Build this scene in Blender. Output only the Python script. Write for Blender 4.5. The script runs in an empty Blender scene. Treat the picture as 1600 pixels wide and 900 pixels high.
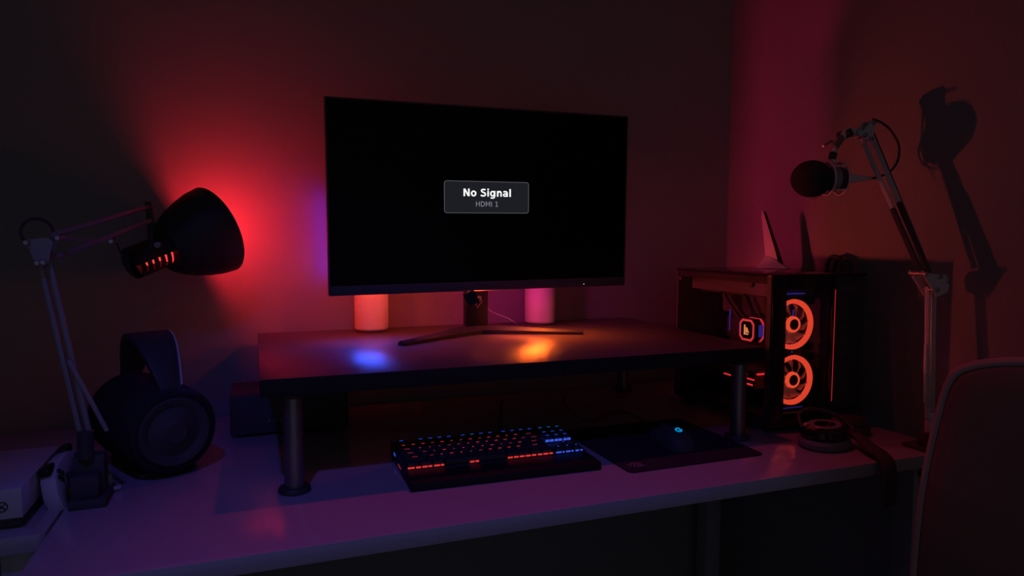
import bpy, bmesh, math, random
from mathutils import Matrix, Vector
random.seed(7)
PI = math.pi
V = Vector
C = bpy.context.scene.collection
sc = bpy.context.scene
DZ = 0.74                       # height of the desk top above the floor; positions below are measured from the desk top

# ------------------------------------------------------------------ camera
cam_d = bpy.data.cameras.new('camera')
cam_d.sensor_width = 36.0
cam_d.lens = 1076.3 * 36.0 / 1600.0
cam_d.clip_start = 0.02
cam = bpy.data.objects.new('camera', cam_d)
C.objects.link(cam)
_f = V((0.3493, 0.9341, -0.0732)).normalized()
_r = V((0.9367, -0.3502, 0.003)).normalized()
_u = _r.cross(_f).normalized()
_r = _f.cross(_u)
cam.matrix_world = Matrix(((_r.x, _u.x, -_f.x, 0), (_r.y, _u.y, -_f.y, 0), (_r.z, _u.z, -_f.z, 0.43 + DZ), (0, 0, 0, 1)))
sc.camera = cam

# ------------------------------------------------------------------ world, light, exposure
sc.view_settings.view_transform = 'Standard'
sc.view_settings.look = 'None'
sc.view_settings.gamma = 1.0
sc.view_settings.exposure = 0.0
sc.view_settings.use_curve_mapping = False
wd = bpy.data.worlds.new('night')
sc.world = wd
wd.use_nodes = True
wd.node_tree.nodes['Background'].inputs[0].default_value = (0.78, 0.84, 1.0, 1)
wd.node_tree.nodes['Background'].inputs[1].default_value = 0.062

BULB = 66.0        # red bulb of the desk lamp
SPOT_BLUE = 16.0    # blue ceiling downlight over the desk
SPOT_RED = 10.0  # added red spot, stands in for screen light on the desk
SIDE = 1900.0       # added orange red lamp under the chin, standing in for screen light
REAR_SIDE = 58.0     # added crimson lamp hidden behind the monitor
for nm, p, aim, en, col_, ang, bl in (
        ('blue_ceiling_downlight', (-0.28, 0.10, 1.60), (0.22, 1.16, 0.0), SPOT_BLUE, (0.14, 0.10, 1.0), 46, 0.8),
        ('added_red_spot', (0.54, 1.36, 1.70), (0.60, 0.90, 0.0), SPOT_RED, (1.0, 0.03, 0.13), 62, 0.7)):
    sp = bpy.data.lights.new(nm, 'SPOT')
    sp.energy = en
    sp.color = col_
    sp.shadow_soft_size = 0.03
    sp.spot_size = math.radians(ang)
    sp.spot_blend = bl
    spo = bpy.data.objects.new(nm, sp)
    C.objects.link(spo)
    spo.location = (p[0], p[1], p[2] + DZ)
    spo.rotation_euler = (V(aim) - V(p)).to_track_quat('-Z', 'Y').to_euler()

# ------------------------------------------------------------------ materials
def mat(name, col, rough=0.5, metal=0.0, bump=0.0, scale=80.0, var=0.0, stretch=(1, 1, 1), spec=0.5, aniso=0.0):
    m = bpy.data.materials.new(name)
    m.use_nodes = True
    nt = m.node_tree
    b = nt.nodes['Principled BSDF']
    b.inputs['Base Color'].default_value = (*col, 1)
    b.inputs['Roughness'].default_value = rough
    b.inputs['Metallic'].default_value = metal
    b.inputs['Specular IOR Level'].default_value = spec
    if aniso:
        b.inputs['Anisotropic'].default_value = aniso
    if bump or var:
        tc = nt.nodes.new('ShaderNodeTexCoord')
        mp = nt.nodes.new('ShaderNodeMapping')
        mp.inputs['Scale'].default_value = stretch
        nz = nt.nodes.new('ShaderNodeTexNoise')
        nz.inputs['Scale'].default_value = scale
        nz.inputs['Detail'].default_value = 4
        nt.links.new(tc.outputs['Object'], mp.inputs[0])
        nt.links.new(mp.outputs[0], nz.inputs['Vector'])
        if bump:
            bp = nt.nodes.new('ShaderNodeBump')
            bp.inputs['Strength'].default_value = bump
            bp.inputs['Distance'].default_value = 0.002
            nt.links.new(nz.outputs[0], bp.inputs['Height'])
            nt.links.new(bp.outputs[0], b.inputs['Normal'])
        if var:
            cr = nt.nodes.new('ShaderNodeMixRGB')
            cr.inputs[1].default_value = (*[c * (1 - var) for c in col], 1)
            cr.inputs[2].default_value = (*[min(1, c * (1 + var)) for c in col], 1)
            nt.links.new(nz.outputs[0], cr.inputs[0])
            nt.links.new(cr.outputs[0], b.inputs['Base Color'])
    return m

def glow(name, col, s=1.0):
    m = bpy.data.materials.new(name)
    m.use_nodes = True
    nt = m.node_tree
    nt.nodes.clear()
    e = nt.nodes.new('ShaderNodeEmission')
    o = nt.nodes.new('ShaderNodeOutputMaterial')
    e.inputs[0].default_value = (*col, 1)
    e.inputs[1].default_value = s
    nt.links.new(e.outputs[0], o.inputs[0])
    return m

def glass(name, tint=(1, 1, 1), refl=1.45):
    m = bpy.data.materials.new(name)
    m.use_nodes = True
    nt = m.node_tree
    nt.nodes.clear()
    t = nt.nodes.new('ShaderNodeBsdfTransparent')
    g = nt.nodes.new('ShaderNodeBsdfGlossy')
    fr = nt.nodes.new('ShaderNodeFresnel')
    mx = nt.nodes.new('ShaderNodeMixShader')
    o = nt.nodes.new('ShaderNodeOutputMaterial')
    t.inputs[0].default_value = (*tint, 1)
    g.inputs['Roughness'].default_value = 0.03
    fr.inputs[0].default_value = refl
    ge = nt.nodes.new('ShaderNodeNewGeometry')      # the far face of the pane adds no second mirror
    sb = nt.nodes.new('ShaderNodeMath'); sb.operation = 'SUBTRACT'; sb.inputs[0].default_value = 1.0
    ml_ = nt.nodes.new('ShaderNodeMath'); ml_.operation = 'MULTIPLY'
    nt.links.new(ge.outputs['Backfacing'], sb.inputs[1])
    nt.links.new(sb.outputs[0], ml_.inputs[0])
    nt.links.new(fr.outputs[0], ml_.inputs[1])
    nt.links.new(ml_.outputs[0], mx.inputs[0])
    nt.links.new(t.outputs[0], mx.inputs[1])
    nt.links.new(g.outputs[0], mx.inputs[2])
    nt.links.new(mx.outputs[0], o.inputs[0])
    return m

M = dict(
    wall=mat('painted_plaster', (0.36, 0.355, 0.36), 0.85, bump=0.25, scale=220, spec=0.2),
    floor=mat('laminate', (0.30, 0.28, 0.27), 0.55, bump=0.1, scale=40, var=0.3, stretch=(1, 12, 1)),
    white_board=mat('white_melamine', (0.50, 0.49, 0.51), 0.16, bump=0.03, scale=300),
    wood=mat('dark_oak', (0.105, 0.085, 0.080), 0.33, bump=0.10, scale=30, var=0.45, stretch=(1.2, 26, 26), aniso=0.5),
    black=mat('black_plastic', (0.055, 0.056, 0.06), 0.5, bump=0.05, scale=500),
    stand=mat('dark_stand_metal', (0.020, 0.020, 0.023), 0.55, bump=0.02, scale=300, spec=0.25),
    soft_black=mat('matte_black', (0.075, 0.075, 0.08), 0.7, bump=0.1, scale=400),
    gloss_black=mat('gloss_black', (0.02, 0.02, 0.022), 0.12),
    screen=mat('screen_glass', (0.006, 0.005, 0.006), 0.35, spec=0.12),
    steel=mat('brushed_steel', (0.30, 0.30, 0.31), 0.38, 0.9, bump=0.06, scale=90, stretch=(1, 1, 12)),
    arm=mat('grey_painted_metal', (0.34, 0.34, 0.36), 0.45, 0.2, bump=0.03, scale=300),
    boom=mat('light_grey_metal', (0.80, 0.79, 0.80), 0.40, 0.15, bump=0.03, scale=300),
    bolt=mat('bright_bolt', (0.50, 0.50, 0.56), 0.34, 0.9, bump=0.02, scale=300),
    white=mat('white_plastic', (0.66, 0.65, 0.67), 0.45, bump=0.02, scale=300),
    canister=mat('off_white_shell', (0.70, 0.68, 0.66), 0.6, bump=0.05, scale=300),
    lining=mat('white_enamel', (0.75, 0.74, 0.73), 0.4, bump=0.02, scale=200),
    shade=mat('black_enamel', (0.035, 0.035, 0.04), 0.5, bump=0.03, scale=200),
    foam=mat('acoustic_foam', (0.05, 0.05, 0.052), 1.0, bump=0.9, scale=420, spec=0.05),
    edge_highlight=mat('pale_highlight', (0.62, 0.62, 0.66), 0.35, bump=0.02, scale=300),
    cloth=mat('speaker_cloth', (0.035, 0.035, 0.045), 0.85, bump=0.6, scale=700, spec=0.15),
    chair=mat('chair_fabric', (0.22, 0.20, 0.20), 0.9, bump=0.5, scale=600, spec=0.1),
    piping=mat('chair_piping', (0.50, 0.46, 0.47), 0.8, bump=0.2, scale=500, spec=0.2),
    mat=mat('mouse_pad_cloth', (0.05, 0.05, 0.055), 0.95, bump=0.3, scale=900, spec=0.1),
    print_grey=mat('grey_print', (0.30, 0.28, 0.29), 0.9, bump=0.05, scale=500),
    grey=mat('grey_cushion', (0.24, 0.24, 0.27), 0.8, bump=0.3, scale=400),
    pcb=mat('circuit_board', (0.10, 0.09, 0.10), 0.45, bump=0.2, scale=260, var=0.5),
    fin=mat('heatsink_metal', (0.32, 0.30, 0.30), 0.35, 0.6, bump=0.04, scale=120, stretch=(1, 20, 1)),
    blade=mat('frosted_blade', (0.85, 0.80, 0.80), 0.5, bump=0.02, scale=200),
    antenna=mat('pale_antenna_shell', (0.82, 0.80, 0.81), 0.5, bump=0.03, scale=300),
    keycap=mat('keycap_plastic', (0.045, 0.047, 0.05), 0.5, bump=0.04, scale=600),
    cable=mat('cable_rubber', (0.06, 0.06, 0.062), 0.6, bump=0.03, scale=300),
    white_cable=mat('white_cable_rubber', (0.55, 0.54, 0.56), 0.5, bump=0.03, scale=300),
    glass=glass('tempered_glass', (0.88, 0.86, 0.88)),
    g_bulb=glow('red_bulb', (1.0, 0.020, 0.032), BULB),
    g_neck=glow('red_slot_glow', (1.0, 0.05, 0.04), 1.4),
    g_fan=glow('orange_red_led', (1.0, 0.075, 0.032), 0.95),
    g_hub=glow('orange_red_led_hub', (1.0, 0.09, 0.035), 1.0),
    g_pump=glow('pink_led', (1.0, 0.03, 0.07), 0.75),
    g_pump2=glow('orange_led', (1.0, 0.12, 0.05), 0.85),
    g_emblem=glow('amber_emblem', (1.0, 0.33, 0.10), 0.95),
    g_gpu=glow('red_led_bar', (1.0, 0.03, 0.04), 1.0),
    g_edge_glow=glow('painted_edge_glow', (1.0, 0.03, 0.05), 0.45),
    g_blue_dim=glow('blue_painted_glow', (0.12, 0.09, 1.0), 0.20),  # painted glow in place of blue light inside the case
    g_keyred=glow('red_key_light', (1.0, 0.045, 0.05), 0.50),
    g_keyredlow=glow('red_key_light_dim', (1.0, 0.06, 0.07), 0.22),
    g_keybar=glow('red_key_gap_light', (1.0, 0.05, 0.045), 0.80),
    g_keyblue=glow('blue_key_light', (0.03, 0.10, 1.0), 0.65),
    g_keycyan=glow('azure_key_light', (0.02, 0.25, 1.0), 0.45),
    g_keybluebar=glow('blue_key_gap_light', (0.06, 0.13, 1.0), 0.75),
    g_white=glow('white_led', (1, 1, 1), 0.9),
    g_redled=glow('red_led', (1, 0.05, 0.05), 0.9),
    g_mouse=glow('cyan_mouse_light', (0.0, 0.42, 0.95), 0.85),
    g_card=glow('screen_card', (0.0118, 0.0130, 0.0168), 1.0),
    g_border=glow('screen_card_border', (0.125, 0.125, 0.14), 1.0),
    g_text=glow('screen_text_white', (1, 1, 1), 1.0),
    g_text2=glow('screen_text_grey', (0.25, 0.26, 0.30), 1.0),
    g_under_blue=glow('blue_under_light', (0.03, 0.09, 1.0), 150.0),
    g_under_orange=glow('orange_under_light', (1.0, 0.13, 0.010), 430.0),
    g_side=glow('orange_side_light', (1.0, 0.085, 0.06), SIDE),
    g_rear_side=glow('crimson_rear_side_light', (1.0, 0.03, 0.13), REAR_SIDE),
    g_back_violet=glow('violet_back_light', (0.14, 0.03, 1.0), 7.0),
    g_back_red=glow('red_back_light', (1.0, 0.05, 0.03), 20.0),
    g_back_magenta=glow('magenta_back_light', (1.0, 0.01, 0.45), 75.0),
    g_back_orange=glow('orange_back_light', (1.0, 0.075, 0.025), 95.0),
)

# ------------------------------------------------------------------ mesh helpers
W = {}                          # object -> its matrix in desk coordinates

def frame(o, x=None, y=None, z=None):
    """matrix with origin o, given two or three axes"""
    if z is not None and x is not None and y is None:
        z = V(z).normalized(); x = V(x); x = (x - z * x.dot(z)).normalized(); y = z.cross(x)
    elif z is not None and y is not None and x is None:
        z = V(z).normalized(); y = V(y); y = (y - z * y.dot(z)).normalized(); x = y.cross(z)
    elif z is not None and x is None:
        z = V(z).normalized(); a = V((1, 0, 0)) if abs(z.x) < 0.9 else V((0, 1, 0))
        x = (a - z * a.dot(z)).normalized(); y = z.cross(x)
    return Matrix(((x[0], y[0], z[0], o[0]), (x[1], y[1], z[1], o[1]), (x[2], y[2], z[2], o[2]), (0, 0, 0, 1)))

def smooth_path(pts, n=6):
    pts = [V(p) for p in pts]
    if len(pts) < 3:
        return pts
    out = []
    P = [2 * pts[0] - pts[1]] + pts + [2 * pts[-1] - pts[-2]]
    for i in range(1, len(P) - 2):
        a, b, c, d = P[i - 1:i + 3]
        for k in range(n):
            t = k / n
            out.append(0.5 * ((2 * b) + (c - a) * t + (2 * a - 5 * b + 4 * c - d) * t * t + (3 * b - a - 3 * c + d) * t ** 3))
    out.append(pts[-1])
    return out

class MB:
    X = None                    # extra placement for a group of shapes
    def __init__(self):
        self.v = []; self.f = []
    def add(self, vs, fs, m=None):
        n = len(self.v)
        for p in vs:
            p = V(p)
            self.v.append(m @ p if m is not None else p)
        for q in fs:
            self.f.append(tuple(i + n for i in q))
        return self
    def box(self, a, b, m=None, bev=0.0):
        x0, y0, z0 = [min(i, j) for i, j in zip(a, b)]
        x1, y1, z1 = [max(i, j) for i, j in zip(a, b)]
        if bev <= 0:
            vs = [(x, y, z) for z in (z0, z1) for y in (y0, y1) for x in (x0, x1)]
            return self.add(vs, [(0, 2, 3, 1), (4, 5, 7, 6), (0, 1, 5, 4), (1, 3, 7, 5), (3, 2, 6, 7), (2, 0, 4, 6)], m)
        bm = bmesh.new()
        bmesh.ops.create_cube(bm, size=1)
        for q in bm.verts:
            q.co = V((x0 + (q.co.x + .5) * (x1 - x0), y0 + (q.co.y + .5) * (y1 - y0), z0 + (q.co.z + .5) * (z1 - z0)))
        bev = min(bev, 0.49 * min(x1 - x0, y1 - y0, z1 - z0))
        bmesh.ops.bevel(bm, geom=bm.edges[:], offset=bev, segments=2, affect='EDGES', profile=0.5)
        bm.verts.index_update()
        self.add([q.co.copy() for q in bm.verts], [tuple(w.index for w in fc.verts) for fc in bm.faces], m)
        bm.free()
        return self
    def lathe(self, prof, m=None, seg=32, a0=0.0, a1=2 * PI):
        """prof: (r, z) pairs turned about z"""
        full = abs(a1 - a0 - 2 * PI) < 1e-6
        n = seg if full else seg + 1
        vs = []
        for r, z in prof:
            for k in range(n):
                a = a0 + (a1 - a0) * k / seg
                vs.append((r * math.cos(a), r * math.sin(a), z))
        fs = []
        for i in range(len(prof) - 1):
            for k in range(seg):
                k2 = (k + 1) % n if full else k + 1
                fs.append((i * n + k, i * n + k2, (i + 1) * n + k2, (i + 1) * n + k))
        return self.add(vs, fs, m)
    def cyl(self, p, q, r0, r1=None, seg=20, bev=0.0):
        p, q = V(p), V(q)
        r1 = r0 if r1 is None else r1
        L = (q - p).length
        m = frame(p, z=q - p)
        b = min(bev, L * 0.45)
        prof = [(0, 0), (r0 - b, 0), (r0, b), (r1, L - b), (r1 - b, L), (0, L)] if b else [(0, 0), (r0, 0), (r0, 0), (r1, L), (r1, L), (0, L)]
        return self.lathe(prof, m, seg)
    def tube(self, pts, r, seg=8, closed=False, n=6, flat=None):
        P = smooth_path(pts, n) if not closed else [V(p) for p in pts]
        N = len(P)
        t0 = (P[1] - P[0]).normalized()
        a = V((0, 0, 1)) if abs(t0.z) < 0.9 else V((1, 0, 0))
        nrm = (a - t0 * a.dot(t0)).normalized()
        vs = []
        for i in range(N):
            if closed:
                t = (P[(i + 1) % N] - P[i - 1]).normalized()
            else:
                t = (P[min(i + 1, N - 1)] - P[max(i - 1, 0)]).normalized()
            nrm = (nrm - t * nrm.dot(t)).normalized()
            bn = t.cross(nrm)
            rr = r[min(i, len(r) - 1)] if isinstance(r, (list, tuple)) else r
            for k in range(seg):
                an = 2 * PI * k / seg
                vs.append(P[i] + nrm * math.cos(an) * rr + bn * math.sin(an) * rr)
        fs = []
        for i in range(N if closed else N - 1):
            j = (i + 1) % N
            for k in range(seg):
                k2 = (k + 1) % seg
                fs.append((i * seg + k, i * seg + k2, j * seg + k2, j * seg + k))
        if not closed:
            fs.append(tuple(range(seg - 1, -1, -1)))
            fs.append(tuple((N - 1) * seg + k for k in range(seg)))
        return self.add(vs, fs)
    def bar(self, p, q, w, h, up=(0, 0, 1), bev=0.0):
        """rectangular bar from p to q"""
        p, q = V(p), V(q)
        m = frame(p, z=q - p, y=up)
        return self.box((-w / 2, -h / 2, 0), (w / 2, h / 2, (q - p).length), m, bev)
    def prism(self, poly, z0, z1, m=None):
        n = len(poly)
        vs = [(x, y, z0) for x, y in poly] + [(x, y, z1) for x, y in poly]
        fs = [tuple(range(n - 1, -1, -1)), tuple(range(n, 2 * n))] + [(k, (k + 1) % n, n + (k + 1) % n, n + k) for k in range(n)]
        return self.add(vs, fs, m)
    def torus(self, R, r, m=None, seg=40, rs=10, sz=1.0):
        vs = []
        for k in range(seg):
            a = 2 * PI * k / seg
            for j in range(rs):
                b = 2 * PI * j / rs
                rr = R + r * math.cos(b)
                vs.append((rr * math.cos(a), rr * math.sin(a), r * sz * math.sin(b)))
        fs = [(k * rs + j, ((k + 1) % seg) * rs + j, ((k + 1) % seg) * rs + (j + 1) % rs, k * rs + (j + 1) % rs) for k in range(seg) for j in range(rs)]
        return self.add(vs, fs, m)
    def ball(self, c, r, seg=24, rings=14, m=None):
        r = (r, r, r) if not isinstance(r, (tuple, list)) else r
        mm = (m if m is not None else Matrix.Identity(4)) @ Matrix.Translation(V(c)) @ Matrix.Diagonal((*r, 1))
        return self.lathe([(math.sin(PI * i / rings), -math.cos(PI * i / rings)) for i in range(rings + 1)], mm, seg)
    def build(self, name, material, parent=None, label=None, smooth=True, angle=35, local=False, bevel=0.0):
        me = bpy.data.meshes.new(name)
        if MB.X is not None:
            self.v = [MB.X @ p for p in self.v]
        if parent is not None and not local:
            inv = W[parent].inverted()
            vs = [inv @ p for p in self.v]
        else:
            vs = self.v
        me.from_pydata([tuple(p) for p in vs], [], self.f)
        bm = bmesh.new()
        bm.from_mesh(me)
        bmesh.ops.remove_doubles(bm, verts=bm.verts, dist=1e-6)
        bmesh.ops.dissolve_degenerate(bm, edges=bm.edges, dist=1e-7)
        bmesh.ops.recalc_face_normals(bm, faces=bm.faces)
        if bevel:
            bmesh.ops.bevel(bm, geom=[e for e in bm.edges if len(e.link_faces) == 2 and e.calc_face_angle(0) > 0.6],
                            offset=bevel, segments=2, affect='EDGES', profile=0.5)
        if smooth:
            for fc in bm.faces:
                fc.smooth = True
            for e in bm.edges:
                if len(e.link_faces) == 2 and e.calc_face_angle(0) > math.radians(angle):
                    e.smooth = False
        bm.to_mesh(me)
        bm.free()
        me.materials.append(material)
        o = bpy.data.objects.new(name, me)
        C.objects.link(o)
        if parent is not None:
            o.parent = parent
            W[o] = W[parent].copy()
        else:
            W[o] = Matrix.Identity(4)
            o.location = (0, 0, DZ)
        if label:
            o['label'] = label
        return o

def thing(name, label, cat, loc, rot=None, group=None):
    o = bpy.data.objects.new(name, None)
    o.empty_display_size = 0.05
    C.objects.link(o)
    m = Matrix.Translation(V(loc)) @ (rot.to_4x4() if rot is not None else Matrix.Identity(4))
    W[o] = m
    o.matrix_world = Matrix.Translation((0, 0, DZ)) @ m
    o['label'] = label
    o['category'] = cat
    if group:
        o['group'] = group
    return o

def struct(name, mb, m, bevel=0.0):
    o = mb.build(name, m, None, bevel=bevel)
    o['kind'] = 'structure'
    return o

def rounded_rect(x0, z0, x1, z1, r, n=6):
    out = []
    for cx, cz, a in ((x1 - r, z1 - r, 0), (x0 + r, z1 - r, PI / 2), (x0 + r, z0 + r, PI), (x1 - r, z0 + r, 1.5 * PI)):
        for k in range(n + 1):
            t = a + PI / 2 * k / n
            out.append((cx + r * math.cos(t), cz + r * math.sin(t)))
    return out

XZ = Matrix(((1, 0, 0, 0), (0, 0, -1, 0), (0, 1, 0, 0), (0, 0, 0, 1)))    # poly (x, y) -> (x, z), extruded along -y

# ------------------------------------------------------------------ the room
XR, YB, XL, YF, ZT = 1.38, 1.78, -1.30, -1.30, 1.86
struct('floor', MB().box((XL - .1, YF, -DZ - .05), (XR + .1, YB + .1, -DZ)), M['floor'])
struct('ceiling', MB().box((XL - .1, YF, ZT), (XR + .1, YB + .1, ZT + .05)), M['wall'])
struct('wall_back', MB().box((XL - .1, YB, -DZ), (XR + .1, YB + .1, ZT)), M['wall'])
struct('wall_right', MB().box((XR, YF, -DZ), (XR + .1, YB, ZT)), M['wall'])
struct('wall_left', MB().box((XL - .1, YF, -DZ), (XL, YB, ZT)), M['wall'])
struct('baseboard_back', MB().box((XL, YB - .012, -DZ), (XR, YB, -DZ + .07)), M['white_board'], bevel=.003)
struct('baseboard_right', MB().box((XR - .012, YF, -DZ), (XR, YB - .012, -DZ + .07)), M['white_board'], bevel=.003)

# ------------------------------------------------------------------ desk and side desk
t = thing('desk', 'long white desk under the monitor riser, reaching from the lamp to the computer', 'desk', (0.52, 1.36, -DZ))
MB().prism(rounded_rect(-0.29, 0.97, 1.328, 1.765, 0.018), -0.026, 0.0).build('desktop', M['white_board'], t, bevel=.0015)
for x in (-0.25, 1.285):
    for y in (1.03, 1.71):
        MB().box((x - .025, y - .025, -DZ), (x + .025, y + .025, -.026), bev=.003).build('leg', M['white_board'], t)
MB().box((-0.225, 1.70, -.30), (1.26, 1.718, -.026), bev=.002).build('back_panel', M['white_board'], t)

t = thing('side_desk', 'white side desk at the left carrying the game console', 'desk', (-0.65, 1.45, -DZ))
MB().prism(rounded_rect(-1.02, 1.145, -0.294, 1.765, 0.010), -0.026, 0.0).build('desktop', M['white_board'], t, bevel=.0015)
MB().box((-0.60, 1.06, -.105), (-0.30, 1.72, -.085), bev=.002).build('pull_out_shelf', M['white_board'], t)
for x in (-0.98, -0.335):
    for y in (1.19, 1.71):
        MB().box((x - .022, y - .022, -DZ), (x + .022, y + .022, -.026), bev=.003).build('leg', M['white_board'], t)

# ------------------------------------------------------------------ riser
t = thing('monitor_riser', 'dark oak monitor riser on round steel legs standing on the white desk', 'riser', (0.503, 1.45, 0))
MB().box((0.003, 1.162, .172), (1.003, 1.735, .201), bev=.001).build('shelf_board', M['wood'], t)
MB().box((0.003, 1.160, .1715), (1.003, 1.1622, .2008), bev=.0005).build('front_strip', M['stand'], t, 'black front edge')  # black strip laid over the front face of the wooden board
for x in (0.055, 0.968):
    for y in (1.197, 1.69):
        lg = MB().cyl((x, y, .008), (x, y, .166), .0165, seg=24).build('leg', M['steel'], t)
        MB().cyl((x, y, 0), (x, y, .009), .027, .026, seg=28, bev=.002).build('foot_flange', M['black'], lg)
        MB().cyl((x, y, .163), (x, y, .172), .026, seg=28, bev=.001).build('top_flange', M['black'], lg)

# ------------------------------------------------------------------ monitor
Rm = Matrix.Rotation(math.radians(1.157), 3, 'Z') @ Matrix.Rotation(math.radians(-0.57), 3, 'Y') @ Matrix.Rotation(math.radians(1.54), 3, 'X')
t = thing('monitor', 'large black monitor showing a no signal card on the dark riser', 'monitor', (0.4996, 1.485, 0.5145), Rm)
hw, hh = 0.3566, 0.2052
b = MB()
# rear shell bulging to the back
prof = [(0, 0.006), (0.0, 0.016), (0.06, 0.030), (0.13, 0.045)]
rings = []
for ins, y in prof:
    rings.append([(-hw + ins, y, -hh + ins * .7), (hw - ins, y, -hh + ins * .7), (hw - ins, y, hh - ins * .7), (-hw + ins, y, hh - ins * .7)])
vs = [p for r in rings for p in r]
fs = [(0, 1, 2, 3), tuple(range(len(vs) - 4, len(vs)))]
for i in range(len(rings) - 1):
    for k in range(4):
        fs.append((i * 4 + k, i * 4 + (k + 1) % 4, i * 4 + 4 + (k + 1) % 4, i * 4 + 4 + k))
b.add(vs, fs)
b.build('rear_housing', M['black'], t, local=True, bevel=.001)
b = MB()
for a, c in (((-hw, -.0005, -hh), (-hw + .0035, .0058, hh)), ((hw - .0035, -.0005, -hh), (hw, .0058, hh)), ((-hw + .0035, -.0005, hh - .0035), (hw - .0035, .0058, hh))):
    b.box(a, c)
b.build('bezel', M['soft_black'], t, local=True)
MB().box((-hw + .0035, -.003, -hh), (hw - .0035, .0058, -hh + .0205), bev=.001).build('chin', M['soft_black'], t, local=True)
scr = MB().box((-hw + .0036, .0008, -hh + .0207), (hw - .0036, .0056, hh - .0036)).build('screen', M['screen'], t, 'black screen with a dark no signal card', local=True)
card = MB().prism(rounded_rect(-.1050, -.0300, .0970, .0410, .006), 0, .0005, Matrix.Translation((0, .0008, 0)) @ XZ).build('message_card', M['g_card'], scr, 'dark grey card with thin border', local=True)
outer = rounded_rect(-.1050, -.0300, .0970, .0410, .006)
inner = rounded_rect(-.1041, -.0291, .0961, .0401, .0052)
n = len(outer)
MB().add([(x, 0, z) for x, z in outer] + [(x, 0, z) for x, z in inner] + [(x, .0006, z) for x, z in outer] + [(x, .0006, z) for x, z in inner],
         [(k, (k + 1) % n, n + (k + 1) % n, n + k) for k in range(n)] + [(2 * n + k, 2 * n + (k + 1) % n, 3 * n + (k + 1) % n, 3 * n + k) for k in range(n)]
         + [(k, (k + 1) % n, 2 * n + (k + 1) % n, 2 * n + k) for k in range(n)] + [(n + k, n + (k + 1) % n, 3 * n + (k + 1) % n, 3 * n + k) for k in range(n)]
         ).build('card_border', M['g_border'], scr, local=True, smooth=False)

def ribbon(b, pts, w, n=1):
    P = smooth_path([(x, 0, z) for x, z in pts], n) if n > 1 else [V((x, 0, z)) for x, z in pts]
    vs = []
    for i, p in enumerate(P):
        d = (P[min(i + 1, len(P) - 1)] - P[max(i - 1, 0)]).normalized()
        q = V((-d.z, 0, d.x)) * (w / 2)
        vs += [p + q, p - q]
    b.add(vs, [(2 * i, 2 * i + 1, 2 * i + 3, 2 * i + 2) for i in range(len(P) - 1)])

def oval(b, cx, cz, rx, rz, wx, wz, n=28):
    vs = []
    for k in range(n):
        a = 2 * PI * k / n
        vs += [(cx + rx * math.cos(a), 0, cz + rz * math.sin(a)), (cx + (rx - wx) * math.cos(a), 0, cz + (rz - wz) * math.sin(a))]
    b.add(vs, [(2 * k, 2 * k + 1, 2 * ((k + 1) % n) + 1, 2 * ((k + 1) % n)) for k in range(n)])

def arc_pts(cx, cz, rx, rz, a0, a1, n=14):
    return [(cx + rx * math.cos(math.radians(a0 + (a1 - a0) * k / n)), cz + rz * math.sin(math.radians(a0 + (a1 - a0) * k / n))) for k in range(n + 1)]

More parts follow.
